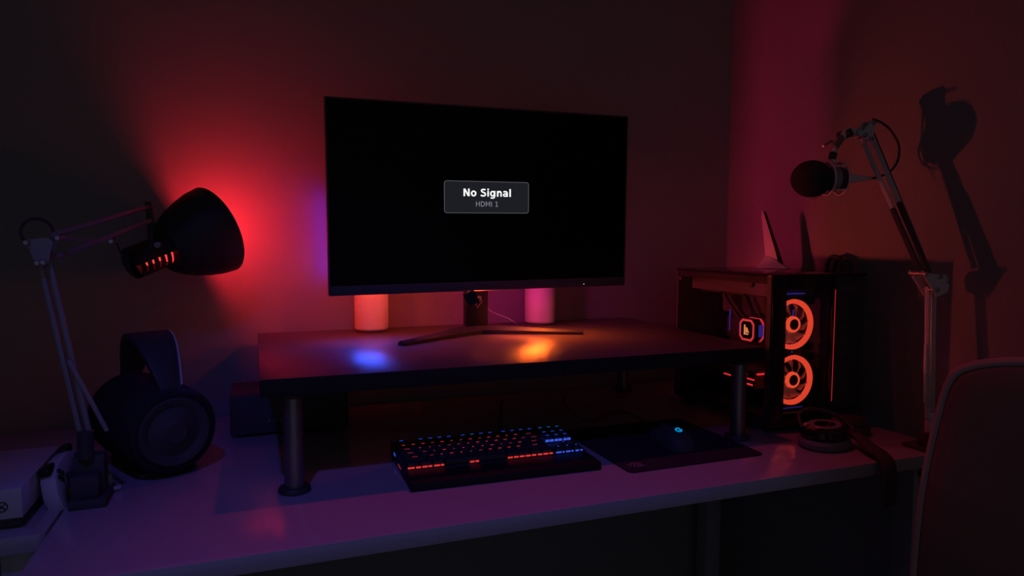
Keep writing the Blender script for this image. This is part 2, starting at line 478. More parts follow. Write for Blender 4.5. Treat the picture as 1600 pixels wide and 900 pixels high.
def glyph(ch, st):
    """strokes of one letter, in units of the letter height scale; st = stem width; returns (builder, advance)"""
    b = MB(); h = .729; xh = .56; s2 = st / 2
    if ch == 'N':
        ribbon(b, [(.09 + s2, 0), (.09 + s2, h)], st); ribbon(b, [(.747 - s2, 0), (.747 - s2, h)], st)
        b.add([(.09, 0, h), (.09 + st * 1.12, 0, h), (.747, 0, 0), (.747 - st * 1.12, 0, 0)], [(0, 1, 2, 3)])
        return b, .837
    if ch == 'o':
        oval(b, .343, .273, .30, .287, st, st * .72); return b, .687
    if ch == 'S':
        w = st * .82; r = w / 2
        ribbon(b, [(.60, .690 - r * .4), (.50, .735 - r), (.37, .742 - r), (.24, .725 - r), (.155, .645 - r), (.165, .545), (.25, .445), (.38, .395), (.50, .345), (.585, .27), (.590, .165), (.52, .085), (.38, .060), (.24, .070), (.085, .115)], w, 4)
        return b, .72
    if ch == 'i':
        ribbon(b, [(.172, 0), (.172, .547)], st); ribbon(b, [(.172, .617), (.172, .760)], st); return b, .343
    if ch == 'l':
        ribbon(b, [(.172, 0), (.172, .760)], st); return b, .343
    if ch == 'g':
        oval(b, .325, .277, .282, .284, st, st * .72)
        ribbon(b, [(.632 - s2, .547), (.632 - s2, .04)], st)
        ribbon(b, [(.632 - s2, .06), (.525, -.06), (.44, -.125), (.32, -.145), (.20, -.138), (.105, -.11)], st * .74, 4)
        return b, .716
    if ch == 'n':
        ribbon(b, [(.084 + s2, 0), (.084 + s2, .547)], st)
        ribbon(b, [(.11 + s2, .33), (.20, .43), (.30, .482), (.42, .485), (.50, .44), (.633 - s2, .33), (.633 - s2, .20), (.633 - s2, 0)], st * .92, 4)
        return b, .712
    if ch == 'a':
        oval(b, .29, .165, .250, .178, st * .98, st * .64)
        ribbon(b, [(.095, .462), (.20, .492), (.31, .497), (.43, .478), (.50, .41), (.592 - s2, .30), (.592 - s2, 0)], st * .80, 4)
        ribbon(b, [(.592 - s2, .33), (.592 - s2, 0)], st)
        ribbon(b, [(.28, .305), (.50, .305)], st * .5)
        return b, .675
    if ch == 'H':
        for x in (.098 + s2, .654 - s2): ribbon(b, [(x, 0), (x, h)], st)
        ribbon(b, [(.1, .390), (.65, .390)], st * .85); return b, .752
    if ch == 'D':
        ribbon(b, [(.098 + s2, 0), (.098 + s2, h)], st)
        ribbon(b, [(.098, h - s2), (.30, h - s2)] + arc_pts(.33, h / 2, .375 - s2, h / 2 - s2, 85, -85) + [(.30, s2), (.098, s2)], st); return b, .770
    if ch == 'M':
        for x in (.098 + s2, .765 - s2): ribbon(b, [(x, 0), (x, h)], st)
        ribbon(b, [(.11 + s2, h), (.4315, .20), (.753 - s2, h)], st); return b, .863
    if ch == 'I':
        ribbon(b, [(.148, 0), (.148, h)], st); return b, .295
    if ch == '1':
        ribbon(b, [(.335, 0), (.335, h)], st); ribbon(b, [(.335, .68), (.125, .645)], st * .9); ribbon(b, [(.124, s2), (.545, s2)], st * .85); return b, .636
    return b, .34

def lettering(body, x0, x1, z0, cap, st, material, parent, name, label):
    whole = MB(); x = 0.0; parts = []
    for ch in body:
        b, adv = glyph(ch, st)
        parts.append((x, b)); x += adv
    xs = [p.x + ox for ox, b in parts for p in b.v]
    sx = (x1 - x0) / (max(xs) - min(xs)); sz = cap / .729
    for ox, b in parts:
        whole.add([(x0 + (p.x + ox - min(xs)) * sx, -.0004, z0 + p.z * sz) for p in b.v], b.f)
    return whole.build(name, material, parent, label, smooth=False, local=True)
lettering('No Signal', -.0607, .0525, .0074, .0168, .172, M['g_text'], scr, 'message_text', 'white bold words No Signal')
lettering('HDMI 1', -.0313, .0214, -.0151, .0112, .088, M['g_text2'], scr, 'input_text', 'thin grey words HDMI 1')
MB().ball((.2415, -.0032, -.1985), (.0011, .0006, .0011), 10, 6).build('power_light', M['g_white'], t, 'tiny white power light', local=True)
# added lamps hidden behind the chin to throw coloured pools on the riser
for x, mt, w in ((-.278, M['g_under_blue'], .060), (.139, M['g_under_orange'], .056)):
    hm = Matrix.Translation((x, .034, -hh + .008)) @ Matrix.Rotation(math.radians(-38), 4, 'X')
    a_, c_ = w / 2, .007
    b = MB().box((-a_ - .002, -c_ - .002, .0), (a_ + .002, c_ + .002, .008), hm)
    b.box((-a_ - .002, c_, -.0025), (a_ + .002, c_ + .002, .0), hm)
    h = b.build('added_under_light', M['black'], t, 'small added lamp hidden behind the chin', local=True)
    MB().box((-a_, -c_, -.0012), (a_, c_, -.0002), hm).build('unseen_lens', mt, h, local=True)
# side lamp added under the chin to light the right wall and microphone
hm = frame((-.044, .004, -hh - .0175), z=(.90, -.17, .40), y=(0, 0, 1))
b = MB().box((-.0075, -.0145, -.012), (.0075, .0145, -.0006), hm)
b.box((-.0072, -.0150, -.0006), (-.0056, .0165, .0150), hm)
b.box((-.0056, .0130, -.0006), (.0056, .0145, .0006), hm)
b.box((-.0056, -.0145, -.0006), (.0056, -.0130, .0006), hm)
b.box((.0056, -.0145, -.0006), (.0072, .0145, .0146), hm)
h = b.build('side_light', M['stand'], t, 'small dark side lamp added below the chin', local=True)
MB().box((-.0052, -.0125, -.0006), (.0052, .0125, .0), hm).build('unseen_lens', M['g_side'], h, local=True)
# hooded lamp added out of sight to redden the right wall
b = MB().box((-.03, .044, -.060), (-.0006, .128, .105))
b.box((-.0006, .1255, -.060), (.205, .128, .185))
b.box((-.0006, .060, -.060), (.100, .1255, -.056))
hs = b.build('added_rear_side_light', M['black'], t, 'added hooded light hidden on the rear of the housing', local=True)
MB().box((-.0006, .072, -.045), (.0002, .120, .095)).build('unseen_lens', M['g_rear_side'], hs, local=True)
# hidden strips added on the rear to colour the canisters and the wall
for x, z, w_, h_, ny, mt in (
                         (.085, -.150, .012, .06, (.50, .30, -.80), 'g_back_magenta'), (.02, -.165, .06, .012, (0, 1, -.1), 'g_back_red'), (-.315, -.160, .012, .06, (.50, .60, -.62), 'g_back_orange'), (-.085, -.150, .012, .07, (-.74, .50, -.45), 'g_back_orange')):
    hm = frame((x, .040, z), z=ny, x=(1, 0, 0) if abs(ny[0]) < .5 else (0, 0, 1))
    if abs(ny[0]) >= .5:
        w_, h_ = h_, w_
    hs = MB().box((-w_ / 2 - .004, -h_ / 2 - .004, -.012), (w_ / 2 + .004, h_ / 2 + .004, .0), hm).build('unseen_rear_light', M['black'], t, 'added light strip hidden on the rear of the housing', local=True)
    MB().box((-w_ / 2, -h_ / 2, .0), (w_ / 2, h_ / 2, .001), hm).build('unseen_lens', M[mt], hs, local=True)
# unseen violet strip near the wall, on a bracket added to carry it
b = MB().box((-.318, .040, -.10), (-.300, .285, -.085))
b.box((-.318, .258, -.195), (-.304, .288, .025))
hs = b.build('unseen_rear_light', M['black'], t, 'unseen violet light strip on an added bracket', local=True)
MB().box((-.3190, .268, -.190), (-.3182, .280, .020)).build('unseen_lens', M['g_back_violet'], hs, local=True)
# stand
col = MB().prism([(.465, 1.552), (.521, 1.555), (.517, 1.592), (.469, 1.589)], .218, .46).build('stand_column', M['stand'], t, bevel=.002)
MB().box((.463, 1.530, .40), (.523, 1.553, .47), bev=.003).build('stand_mount', M['black'], t)
b = MB()
def foot(b, pts):
    P = [(V(p), w, h) for p, w, h in pts]
    vs = []
    for i, (p, w, h) in enumerate(P):
        d = (P[min(i + 1, len(P) - 1)][0] - P[max(i - 1, 0)][0]); d.z = 0; d.normalize()
        s = V((-d.y, d.x, 0))
        for sx, z in ((1, 0), (1, h * .55), (.35, h), (-.35, h), (-1, h * .55), (-1, 0)):
            q = p + s * (w / 2 * sx); q.z = .2012 + z
            vs.append(q)
    fs = [tuple(range(6)), tuple(range(len(vs) - 6, len(vs)))]
    for i in range(len(P) - 1):
        for k in range(6):
            fs.append((i * 6 + k, i * 6 + (k + 1) % 6, i * 6 + 6 + (k + 1) % 6, i * 6 + 6 + k))
    b.add(vs, fs)
foot(MB(), [((0, 0, 0), 1, 1), ((1, 0, 0), 1, 1)])
fl = MB(); foot(fl, [((.52, 1.575, .2), .062, .020), ((.455, 1.548, .2), .050, .018), ((.37, 1.49, .2), .030, .0135), ((.285, 1.432, .2), .016, .010)])
fl.build('stand_foot', M['stand'], t)
fr_ = MB(); foot(fr_, [((.47, 1.575, .2), .062, .020), ((.545, 1.551, .2), .048, .018), ((.64, 1.505, .2), .029, .0135), ((.727, 1.460, .2), .016, .010)])
fr_.build('stand_foot', M['stand'], t)
# worn shield mark on the column
mk = frame((.4955, 1.5532, .279), z=(0.05, -1, 0), y=(0, 0, 1))
b = MB()
b.prism([(-.011, .012), (-.005, .006), (-.004, -.012), (-.012, -.003)], 0, .0007, mk)
b.prism([(-.002, .013), (.008, .011), (.008, .002), (.003, -.001), (.004, .006), (-.001, .007)], 0, .0007, mk)
b.prism([(-.004, -.014), (.009, -.003), (.011, .001), (.002, -.008), (-.003, -.018)], 0, .0007, mk)
b.build('shield_emblem', M['print_grey'], t, 'worn grey shield emblem')
MB().tube([(.52, 1.60, .27), (.55, 1.62, .245), (.60, 1.64, .225), (.635, 1.665, .206), (.645, 1.72, .2035)], .0018, 6).build('power_cord', M['white_cable'], t, 'thin pale cord')

# ------------------------------------------------------------------ canisters behind the monitor
def canister(x, y, label):
    t = thing('upright_canister', label, 'speaker', (x, y, .2012), group='pale cylindrical canisters behind the monitor')
    m = Matrix.Translation((x, y, .2012))
    MB().lathe([(0, .004), (.037, .004), (.0405, .008), (.0405, .128), (.0395, .132), (0, .132)], m, 48).build('shell', M['canister'], t)
    MB().lathe([(0, 0), (.036, 0), (.036, .005), (0, .005)], m, 40).build('foot_ring', M['soft_black'], t)
    MB().lathe([(0, .132), (.033, .132), (.031, .135), (0, .135)], m, 40).build('top_grille', M['cloth'], t)
canister(.2645, 1.685, 'pale cylindrical canister lit orange red below the left half of the monitor')
canister(.708, 1.680, 'pale cylindrical canister in magenta light right of the monitor stand')

# ------------------------------------------------------------------ black box under the riser's left end
t = thing('router_box', 'low dark box on the desk beneath the left end of the riser', 'box', (0.06, 1.63, 0))
MB().box((-.056, 1.555, .006), (.19, 1.705, .092), bev=.004).build('shell', M['soft_black'], t)
for x in (-.035, .17):
    for y in (1.575, 1.685):
        MB().cyl((x, y, 0), (x, y, .008), .009, seg=14).build('rubber_foot', M['black'], t)
for k in range(5):
    MB().box((.02 + k * .012, 1.5535, .03), (.023 + k * .012, 1.556, .036)).build('status_light', M['print_grey'], t)

# ------------------------------------------------------------------ portable speaker at the left
a = math.radians(27)
t = thing('portable_speaker', 'dark barrel shaped portable speaker with a carry handle, between lamp and riser', 'speaker', (-.190, 1.435, 0), Matrix.Rotation(a, 3, 'Z') @ Matrix.Diagonal((.88, .88, .88)))
m = frame((0, -.13, .095), z=(0, 1, 0), x=(1, 0, 0))
MB().lathe([(.066, .0), (.082, .004), (.090, .02), (.093, .07), (.093, .19), (.090, .24), (.082, .256), (.066, .26)], m, 48).build('barrel', M['cloth'], t, local=True)
for z, s in ((.004, -1), (.256, 1)):
    e = MB().lathe([(.0, .010 * s), (.020, .012 * s), (.026, .006 * s), (.050, -.002 * s), (.058, .004 * s), (.067, .006 * s), (.072, .0)], m @ Matrix.Translation((0, 0, z)), 40).build('end_woofer', M['soft_black'], t, local=True)
    MB().lathe([(.066, -.004), (.066, .008), (.075, .008), (.075, -.004)], m @ Matrix.Translation((0, 0, z)), 40).build('trim_ring', M['black'], e, local=True)
b = MB()
K = 28
for k in range(K + 1):
    u = k / K
    ang = PI * (0.03 + 0.94 * u)
    p = V((0.0, -.115 + .23 * u, .145 + .135 * math.sin(ang) ** .8))
    tx = V((0, .23, .135 * math.cos(ang) * PI)).normalized()
    nr = V((0, -tx.z, tx.y))
    wd_ = .018 + .024 * math.sin(PI * u)
    th = .007
    b.v += [p + V((wd_, 0, 0)) + nr * th, p + V((wd_, 0, 0)) - nr * th, p - V((wd_, 0, 0)) - nr * th, p - V((wd_, 0, 0)) + nr * th]
for k in range(K):
    for j in range(4):
        b.f.append((k * 4 + j, k * 4 + (j + 1) % 4, k * 4 + 4 + (j + 1) % 4, k * 4 + 4 + j))
b.f += [(0, 1, 2, 3), (K * 4, K * 4 + 1, K * 4 + 2, K * 4 + 3)]
hd = b.build('carry_handle', M['black'], t, local=True, bevel=.002)
tr = MB()
for k in range(1, K - 8):
    u = k / K
    ang = PI * (0.03 + 0.94 * u)
    wd_ = .018 + .024 * math.sin(PI * u) + .001
    p = V((wd_, -.115 + .23 * u, .145 + .135 * math.sin(ang) ** .8))
    tx = V((0, .23, .135 * math.cos(ang) * PI)).normalized()
    nr = V((0, -tx.z, tx.y))
    q_ = .0045 + .009 * (1 - u) ** 2
    tr.v += [p + nr * q_, p - nr * q_, p - V((.003, 0, 0)) - nr * q_, p - V((.003, 0, 0)) + nr * q_]
m_ = len(tr.v) // 4
for k in range(m_ - 1):
    for j in range(4):
        tr.f.append((k * 4 + j, k * 4 + (j + 1) % 4, k * 4 + 4 + (j + 1) % 4, k * 4 + 4 + j))
tr.f += [(0, 1, 2, 3), (m_ * 4 - 4, m_ * 4 - 3, m_ * 4 - 2, m_ * 4 - 1)]
tr.build('handle_highlight', M['edge_highlight'], hd, 'pale strip painting the highlight on the handle edge', local=True)  # pale strip drawn where the handle edge catches blue light
MB().lathe([(0, 0), (.006, 0), (.006, .002), (0, .002)], frame((.092, .05, .12), z=(1, 0, .2)), 14).build('power_button', M['print_grey'], t, local=True)
for y in (-.075, .075):
    MB().box((-.055, y - .015, 0), (.055, y + .015, .012), bev=.003).build('rubber_foot', M['black'], t, local=True)

# ------------------------------------------------------------------ desk lamp
t = thing('desk_lamp', 'black swing arm desk lamp clamped at the left, its red bulb lighting the wall', 'lamp', (-.262, 1.255, 0))
b = MB()
b.box((-.283, 1.225, 0), (-.230, 1.290, .014), bev=.002)
b.box((-.282, 1.262, .014), (-.237, 1.290, .075), bev=.003)
b.box((-.281, 1.235, .014), (-.241, 1.262, .05), bev=.003)
b.build('clamp', M['soft_black'], t)
MB().cyl((-.262, 1.262, .07), (-.262, 1.262, .118), .012, seg=18, bev=.002).build('pivot_post', M['black'], t)
E0 = V((-.262, 1.262, .112)); E1 = V((-.306, 1.252, .400)); E2 = V((-.160, 1.275, .462))
def bars(root, p, q, off, w, mt, name, side):
    for s in (-1, 1):
        MB().bar(V(p) + V(off) * s, V(q) + V(off) * s, w, w, up=side, bev=w * .15).build(name, mt, root)
ax = (E1 - E0).normalized(); sd = V((0, 1, 0)); nr = ax.cross(sd).normalized()
bars(t, E0, E1, nr * .0062, .0075, M['arm'], 'lower_arm_bar', sd)
MB().bar(V((-.277, 1.246, .236)), V((-.228, 1.246, .118)), .006, .006, up=sd, bev=.001).build('tension_rod', M['arm'], t)
# elbow plates
ppl = [(-.326, .424), (-.296, .428), (-.289, .422), (-.296, .388), (-.306, .382), (-.314, .392)]
for y in (1.240, 1.262):
    MB().prism([(x, z) for x, z in ppl], 0, .0025, Matrix.Translation((0, y, 0)) @ XZ).build('elbow_plate', M['arm'], t)
for x, z in ((-.322, .420), (-.309, .389), (-.301, .390), (-.281, .427)):
    MB().cyl((x, 1.228, z), (x, 1.268, z), .0042, seg=14, bev=.001).build('elbow_bolt', M['bolt'], t)
up0 = V((-.293, 1.252, .431)); up1 = V((-.196, 1.556, .489))
lo0 = V((-.300, 1.250, .392)); lo1 = V((-.194, 1.554, .461))
MB().bar(up0, up1, .0075, .0085, up=sd, bev=.001).build('upper_arm_bar', M['arm'], t)
MB().bar(lo0, lo1, .0075, .0085, up=sd, bev=.001).build('upper_arm_bar', M['arm'], t)
b = MB()
for s in (-1, 1):
    b.tube([(-.281, 1.238, .427 + s * .0015), (-.228, 1.33, .4215 + s * .0015)], .0009, 6)
b.build('tension_spring', M['arm'], t)
MB().cyl((-.226, 1.325, .421), (-.226, 1.352, .421), .0042, seg=14, bev=.001).build('elbow_bolt', M['bolt'], t)
MB().prism([(-.193, .496), (-.181, .498), (-.178, .448), (-.190, .449)], 0, .018, Matrix.Translation((-.010, 1.570, .002)) @ XZ).build('head_bracket', M['shade'], t)
# coil of the lamp's cord above the elbow
MB().torus(.021, .0022, frame((-.315, 1.262, .436), z=(.1, -1, .1)), 30, 6).build('cord_loop', M['cable'], t)
# head
AX = V((.79, .50, .36)).normalized()
RC = V((-.080, 1.662, .4442))                    # centre of the rim
mh = frame(RC, z=AX, x=(0, 0, 1)) @ Matrix.Diagonal((1.25, 1.25, .80, 1))
outer_p = [(.0235, -.150), (.040, -.147), (.050, -.128), (.060, -.100), (.069, -.066), (.0755, -.032), (.0785, 0)]
MB().lathe(outer_p + [(.0765, 0)] + [(r - .0022, z) for r, z in reversed(outer_p[1:-1])], mh, 56).build('shade', M['shade'], t)
MB().lathe([(r - .0032, z) for r, z in outer_p[1:]], mh, 56).build('shade_lining', M['lining'], t, 'white inside of the shade')
# socket neck with louvre slots on its lower side
MB().lathe([(0, -.248), (.020, -.248), (.0265, -.242), (.0265, -.190), (.0265, -.148), (.0245, -.148), (.0245, -.19), (.0235, -.235), (0, -.235)], mh, 40, a0=math.radians(152), a1=math.radians(152 + 302)).build('socket_neck', M['shade'], t)
for k in range(6):
    z = -.236 + k * .0172
    MB().lathe([(.0235, z), (.0265, z), (.0265, z + .0105), (.0235, z + .0105), (.0235, z)], mh, 10, a0=math.radians(91), a1=math.radians(155)).build('neck_fin', M['shade'], t)
MB().lathe([(0, -.205), (.013, -.205), (.013, -.060), (.018, -.026), (0, -.026)], mh, 20).build('slot_glow', M['g_neck'], t, 'red glowing core seen through the neck slots')  # glowing core added so the slots shine like leaking bulb light
bulb = MB().ball((0, 0, -.008), (.021, .021, .030), 20, 12, mh).build('bulb', M['g_bulb'], t, 'red glowing bulb')
MB().cyl(V((-.181, 1.535, .413)), V((-.181, 1.562, .413)), .0064, seg=16, bev=.001).build('tilt_knob', M['arm'], t)
MB().bar(V((-.194, 1.560, .454)), V((-.196, 1.560, .395)), .010, .006, up=sd, bev=.001).build('tilt_link', M['shade'], t)
MB().tube([(-.242, 1.44, .432), (-.236, 1.47, .403), (-.232, 1.49, .383), (-.224, 1.50, .368)], .0016, 6).build('cord', M['cable'], t)

# ------------------------------------------------------------------ game console, controller, white cable
t = thing('game_console', 'white game console with black base at the left edge', 'console', (-.475, 1.28, 0))
MB().box((-.622, 1.172, .018), (-.327, 1.388, .063), bev=.0015).build('upper_shell', M['white'], t, 'white upper shell')
MB().box((-.617, 1.178, .004), (-.331, 1.384, .018), bev=.001).build('base_shell', M['black'], t, 'black base')
for x in (-.60, -.35):
    for y in (1.195, 1.365):
        MB().cyl((x, y, 0), (x, y, .006), .010, seg=14).build('rubber_foot', M['black'], t)
mk = frame((-.352, 1.1717, .037), z=(0, -1, 0), y=(0, 0, 1))
b = MB().lathe([(.0062, 0), (.0078, 0), (.0078, .0006), (.0062, .0006), (.0062, 0)], mk, 24)
for s in (-1, 1):
    b.bar(mk @ V((-.0045 * s, -.0045, .0003)), mk @ V((.0045 * s, .0045, .0003)), .0016, .0008, up=(0, 1, 0))
b.build('power_emblem', M['black'], t, 'dark round emblem with a cross')

mc = frame((-.304, 1.300, .036), z=(.965, -.10, .24), y=(-.05, -.97, -.10)) @ Matrix.Diagonal((.9, .9, .9, 1))    # lying on its long edge against the console
t = thing('game_controller', 'white game controller standing on edge against the console', 'controller', (-.308, 1.30, 0))
pts = [(-.030, -.072), (-.008, -.074), (.022, -.060), (.034, -.030), (.036, 0), (.034, .030), (.022, .060), (-.008, .074), (-.030, .072), (-.047, .066), (-.044, .056), (-.020, .040), (-.010, .020), (-.008, 0), (-.010, -.020), (-.020, -.040), (-.044, -.056), (-.047, -.066)]
MB().prism(pts, -.014, .014, mc).build('body', M['white'], t, bevel=.006)
for y, z, nm in ((-.042, .016, 'thumb_stick'), (.020, .004, 'thumb_stick')):
    p = mc @ V((z, y, .013)); q = mc @ V((z, y, .024))
    st = MB().cyl(p, q, .005, .007, 14).build(nm, M['black'], t)
    MB().cyl(q, mc @ V((z, y, .027)), .0085, seg=16, bev=.001).build('stick_cap', M['black'], st)
for dx, dy in ((.008, 0), (-.008, 0), (0, .008), (0, -.008)):
    MB().cyl(mc @ V((.016 + dx, .042 + dy, .012)), mc @ V((.016 + dx, .042 + dy, .0165)), .0038, seg=12).build('button', M['black'], t)
for y in (-.045, .045):
    MB().box((.026, y - .016, -.010), (.040, y + .016, .008), mc, bev=.003).build('shoulder_button', M['gloss_black'], t)

t = thing('white_cable_coil', 'loose white cable bundle between lamp clamp and portable speaker', 'cable', (-.235, 1.33, 0))
MB().tube([(-.268, 1.345, .048), (-.260, 1.335, .036), (-.250, 1.322, .030), (-.240, 1.318, .018), (-.242, 1.313, .006), (-.254, 1.308, .005), (-.250, 1.300, .006), (-.236, 1.297, .005), (-.222, 1.302, .005)], .004, 8).build('cord', M['white_cable'], t)
MB().box((-.262, 1.306, .010), (-.236, 1.324, .028), bev=.004).build('plug', M['white'], t)

# ------------------------------------------------------------------ keyboard
KR = Matrix.Rotation(math.radians(-1.4), 3, 'Z')
t = thing('keyboard', 'black backlit keyboard with wrist rest, red and blue keys', 'keyboard', (.2375, 1.1205, 0), KR)
KW = .358
MB().box((0, 0, 0), (KW, .062, .016), bev=.004).build('wrist_rest', M['stand'], t, local=True)
TL = math.radians(6.0)
KM = Matrix.Translation((0, .0655, .015)) @ Matrix.Rotation(TL, 4, 'X')        # top plate of the case
b = MB()
prof = [(0.0635, 0.0), (0.0635, .013), (.068, .0155), (.203, .0155 + .135 * math.tan(TL)), (.206, .026), (.206, .0)]
n = len(prof)
b.add([(0, y, z) for y, z in prof] + [(KW, y, z) for y, z in prof], [tuple(range(n - 1, -1, -1)), tuple(range(n, 2 * n))] + [(k, (k + 1) % n, n + (k + 1) % n, n + k) for k in range(n)])
b.build('case', M['black'], t, local=True, bevel=.001)
U_ = .01880
cap_mesh = {}
def key_mesh(w, front=False):
    if w not in cap_mesh:
        ww = w * U_ - .0016; d = U_ - .0018; hgt = .0085; i = .0026
        mb = MB()
        mb.add([(-ww / 2, -d / 2, 0), (ww / 2, -d / 2, 0), (ww / 2, d / 2, 0), (-ww / 2, d / 2, 0),
                (-ww / 2 + i, -d / 2 + i, hgt), (ww / 2 - i, -d / 2 + i, hgt), (ww / 2 - i, d / 2 - i * .6, hgt), (-ww / 2 + i, d / 2 - i * .6, hgt)],
               [(0, 3, 2, 1), (4, 5, 6, 7), (0, 1, 5, 4), (1, 2, 6, 5), (2, 3, 7, 6), (3, 0, 4, 7)])
        o = mb.build('keycap', M['keycap'], None, smooth=False, bevel=.0008)
        me = o.data
        bpy.data.objects.remove(o)
        cap_mesh[w] = me
    return cap_mesh[w]
leg_mesh = {}
def legend_mesh(kind, mt):
    k = (kind, mt.name)
    if k not in leg_mesh:
        mb = MB()
        z0, z1 = .0084, .0088
        for (x0, y0, x1, y1) in kind:
            mb.box((x0, y0, z0), (x1, y1, z1))
        o = mb.build('key_legend', mt, None, smooth=False)
        leg_mesh[k] = o.data
        bpy.data.objects.remove(o)
    return leg_mesh[k]
DASH = ((-.0030, .0012, -.0003, .0034), (.0003, .0012, .0030, .0034))
ONE = ((-.0016, .0010, .0012, .0036),)
WIDE = ((-.0062, .0008, .0040, .0028),)
FN = ((-.0034, .0010, -.0006, .0032), (0, .0012, .0036, .0030))
def key(x, y, w, kind, mt):
    """x, y = centre on the plate"""
    o = bpy.data.objects.new('key', key_mesh(w))
    C.objects.link(o)
    o.parent = t
    o.matrix_local = KM @ Matrix.Translation((x, y, .0035))
    if kind is not None:
        g = bpy.data.objects.new('key_legend', legend_mesh(kind, mt))
        C.objects.link(g)
        g.parent = o
X0 = .006
def row(y, widths, legend, start=0.0):
    x = start
    for i, w in enumerate(widths):
        if w > 0:
            k, mt = legend(i, w)
            key(X0 + (x + w / 2) * U_, y, w, k, mt)
        x += abs(w)
rng = random.Random(3)
def red(i, w):
    if w >= 1.5:
        return WIDE, M['g_keyredlow']
    return (DASH if rng.random() < .7 else ONE), (M['g_keyred'] if rng.random() < .75 else M['g_keyredlow'])
def blue(i, w):
    return FN, M['g_keyblue'] if i != 6 and i != 8 else M['g_keycyan']
ry = [.0105 + U_ * k for k in range(5)]
fy = ry[4] + U_ * 1.22
row(fy, [1, -1, 1, 1, 1, 1, -.5, 1, 1, 1, 1, -.5, 1, 1, 1, 1], blue)
row(ry[4], [1] * 13 + [2], red)
row(ry[3], [1.5] + [1] * 12 + [1.5], red)
row(ry[2], [1.75] + [1] * 11 + [2.25], red)
row(ry[1], [2.25] + [1] * 10 + [2.75], red)
row(ry[0], [1.25, 1.25, 1.25, 6.25, 1.25, 1.25, 1.25, 1.25], lambda i, w: (None, None))
NX = 15.25
row(fy, [1, 1, 1], lambda i, w: (FN, M['g_keycyan']), NX)
row(ry[4], [1, 1, 1], lambda i, w: (FN, M['g_keyblue']), NX)
row(ry[3], [1, 1, 1], lambda i, w: (FN, M['g_keyblue']), NX)
row(ry[1], [-1, 1], lambda i, w: (ONE, M['g_keyblue']), NX)
row(ry[0], [1, 1, 1], lambda i, w: (ONE, M['g_keyblue']), NX)
# light leaking through the gaps before the front rows
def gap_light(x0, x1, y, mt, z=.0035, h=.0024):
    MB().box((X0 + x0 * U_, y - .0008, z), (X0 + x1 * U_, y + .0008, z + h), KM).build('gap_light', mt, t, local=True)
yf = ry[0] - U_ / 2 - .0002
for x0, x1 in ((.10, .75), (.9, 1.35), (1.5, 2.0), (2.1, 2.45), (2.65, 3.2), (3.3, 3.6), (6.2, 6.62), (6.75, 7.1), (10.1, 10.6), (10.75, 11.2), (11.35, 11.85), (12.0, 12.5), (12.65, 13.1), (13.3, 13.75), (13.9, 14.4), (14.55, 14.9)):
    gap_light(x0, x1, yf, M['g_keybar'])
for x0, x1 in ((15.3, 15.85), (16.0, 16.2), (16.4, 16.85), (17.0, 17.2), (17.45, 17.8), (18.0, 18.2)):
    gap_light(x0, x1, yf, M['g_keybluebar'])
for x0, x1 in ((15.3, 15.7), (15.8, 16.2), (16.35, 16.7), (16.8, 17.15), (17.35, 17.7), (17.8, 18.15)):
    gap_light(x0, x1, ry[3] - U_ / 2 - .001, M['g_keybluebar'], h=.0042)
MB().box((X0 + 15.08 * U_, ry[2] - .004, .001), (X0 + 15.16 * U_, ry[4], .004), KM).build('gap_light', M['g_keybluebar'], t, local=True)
MB().box((-.0008, .092, .010), (.0006, .118, .013), Matrix.Rotation(0, 4, 'X')).build('side_light', M['g_keyredlow'], t, local=True)
MB().box((-.0008, .150, .016), (.0006, .166, .020)).build('side_light', M['g_keyblue'], t, local=True)
for x, mt in ((11.3, M['g_white']), (14.9, M['g_redled'])):
    MB().box((X0 + x * U_ - .0012, fy + .011, .001), (X0 + x * U_ + .0012, fy + .0125, .0024), KM).build('status_light', mt, t, local=True)
MB().tube([(.44, 1.318, .010), (.46, 1.36, .006), (.50, 1.40, .0035), (.52, 1.46, .0035), (.55, 1.55, .0035), (.60, 1.68, .0035)], .003, 8).build('cord', M['cable'], t)

# ------------------------------------------------------------------ mouse pad and mouse
t = thing('mouse_pad', 'black cloth mouse pad with rounded corners right of the keyboard', 'mouse pad', (.79, 1.22, 0), Matrix.Rotation(math.radians(.8), 3, 'Z'))
MB().prism(rounded_rect(-.158, -.142, .1495, .150, .012), 0, .0025).build('pad', M['mat'], t, local=True)
ml = Matrix.Translation((-.128, -.108, .0026))
b = MB()
def arc(b, cx, cy, r, a0, a1, w, m, n=18):
    vs = []
    for k in range(n + 1):
        an = math.radians(a0 + (a1 - a0) * k / n)
        for rr in (r - w / 2, r + w / 2):
            for z in (0, .0003):
                vs.append((cx + rr * math.cos(an), cy + rr * math.sin(an), z))
    fs = []
    for k in range(n):
        i = k * 4
        fs += [(i, i + 2, i + 6, i + 4), (i + 1, i + 5, i + 7, i + 3), (i, i + 4, i + 5, i + 1), (i + 2, i + 3, i + 7, i + 6)]
    b.add(vs, fs, m)
arc(b, .003, 0, .0105, -150, 175, .0035, ml)
arc(b, .003, 0, .0045, -60, 220, .003, ml)
for x, y, r in ((-.0125, .003, .0022), (-.013, -.006, .002), (-.018, .0005, .0014)):
    b.lathe([(0, 0), (r, 0), (r, .0003), (0, .0003)], ml @ Matrix.Translation((x, y, 0)), 12)
b.bar(ml @ V((.003, -.0105, .0002)), ml @ V((.018, -.0125, .0002)), .0025, .0004, up=(0, 1, 0))
b.build('round_emblem', M['print_grey'], t, 'grey printed round swirl emblem', local=True)

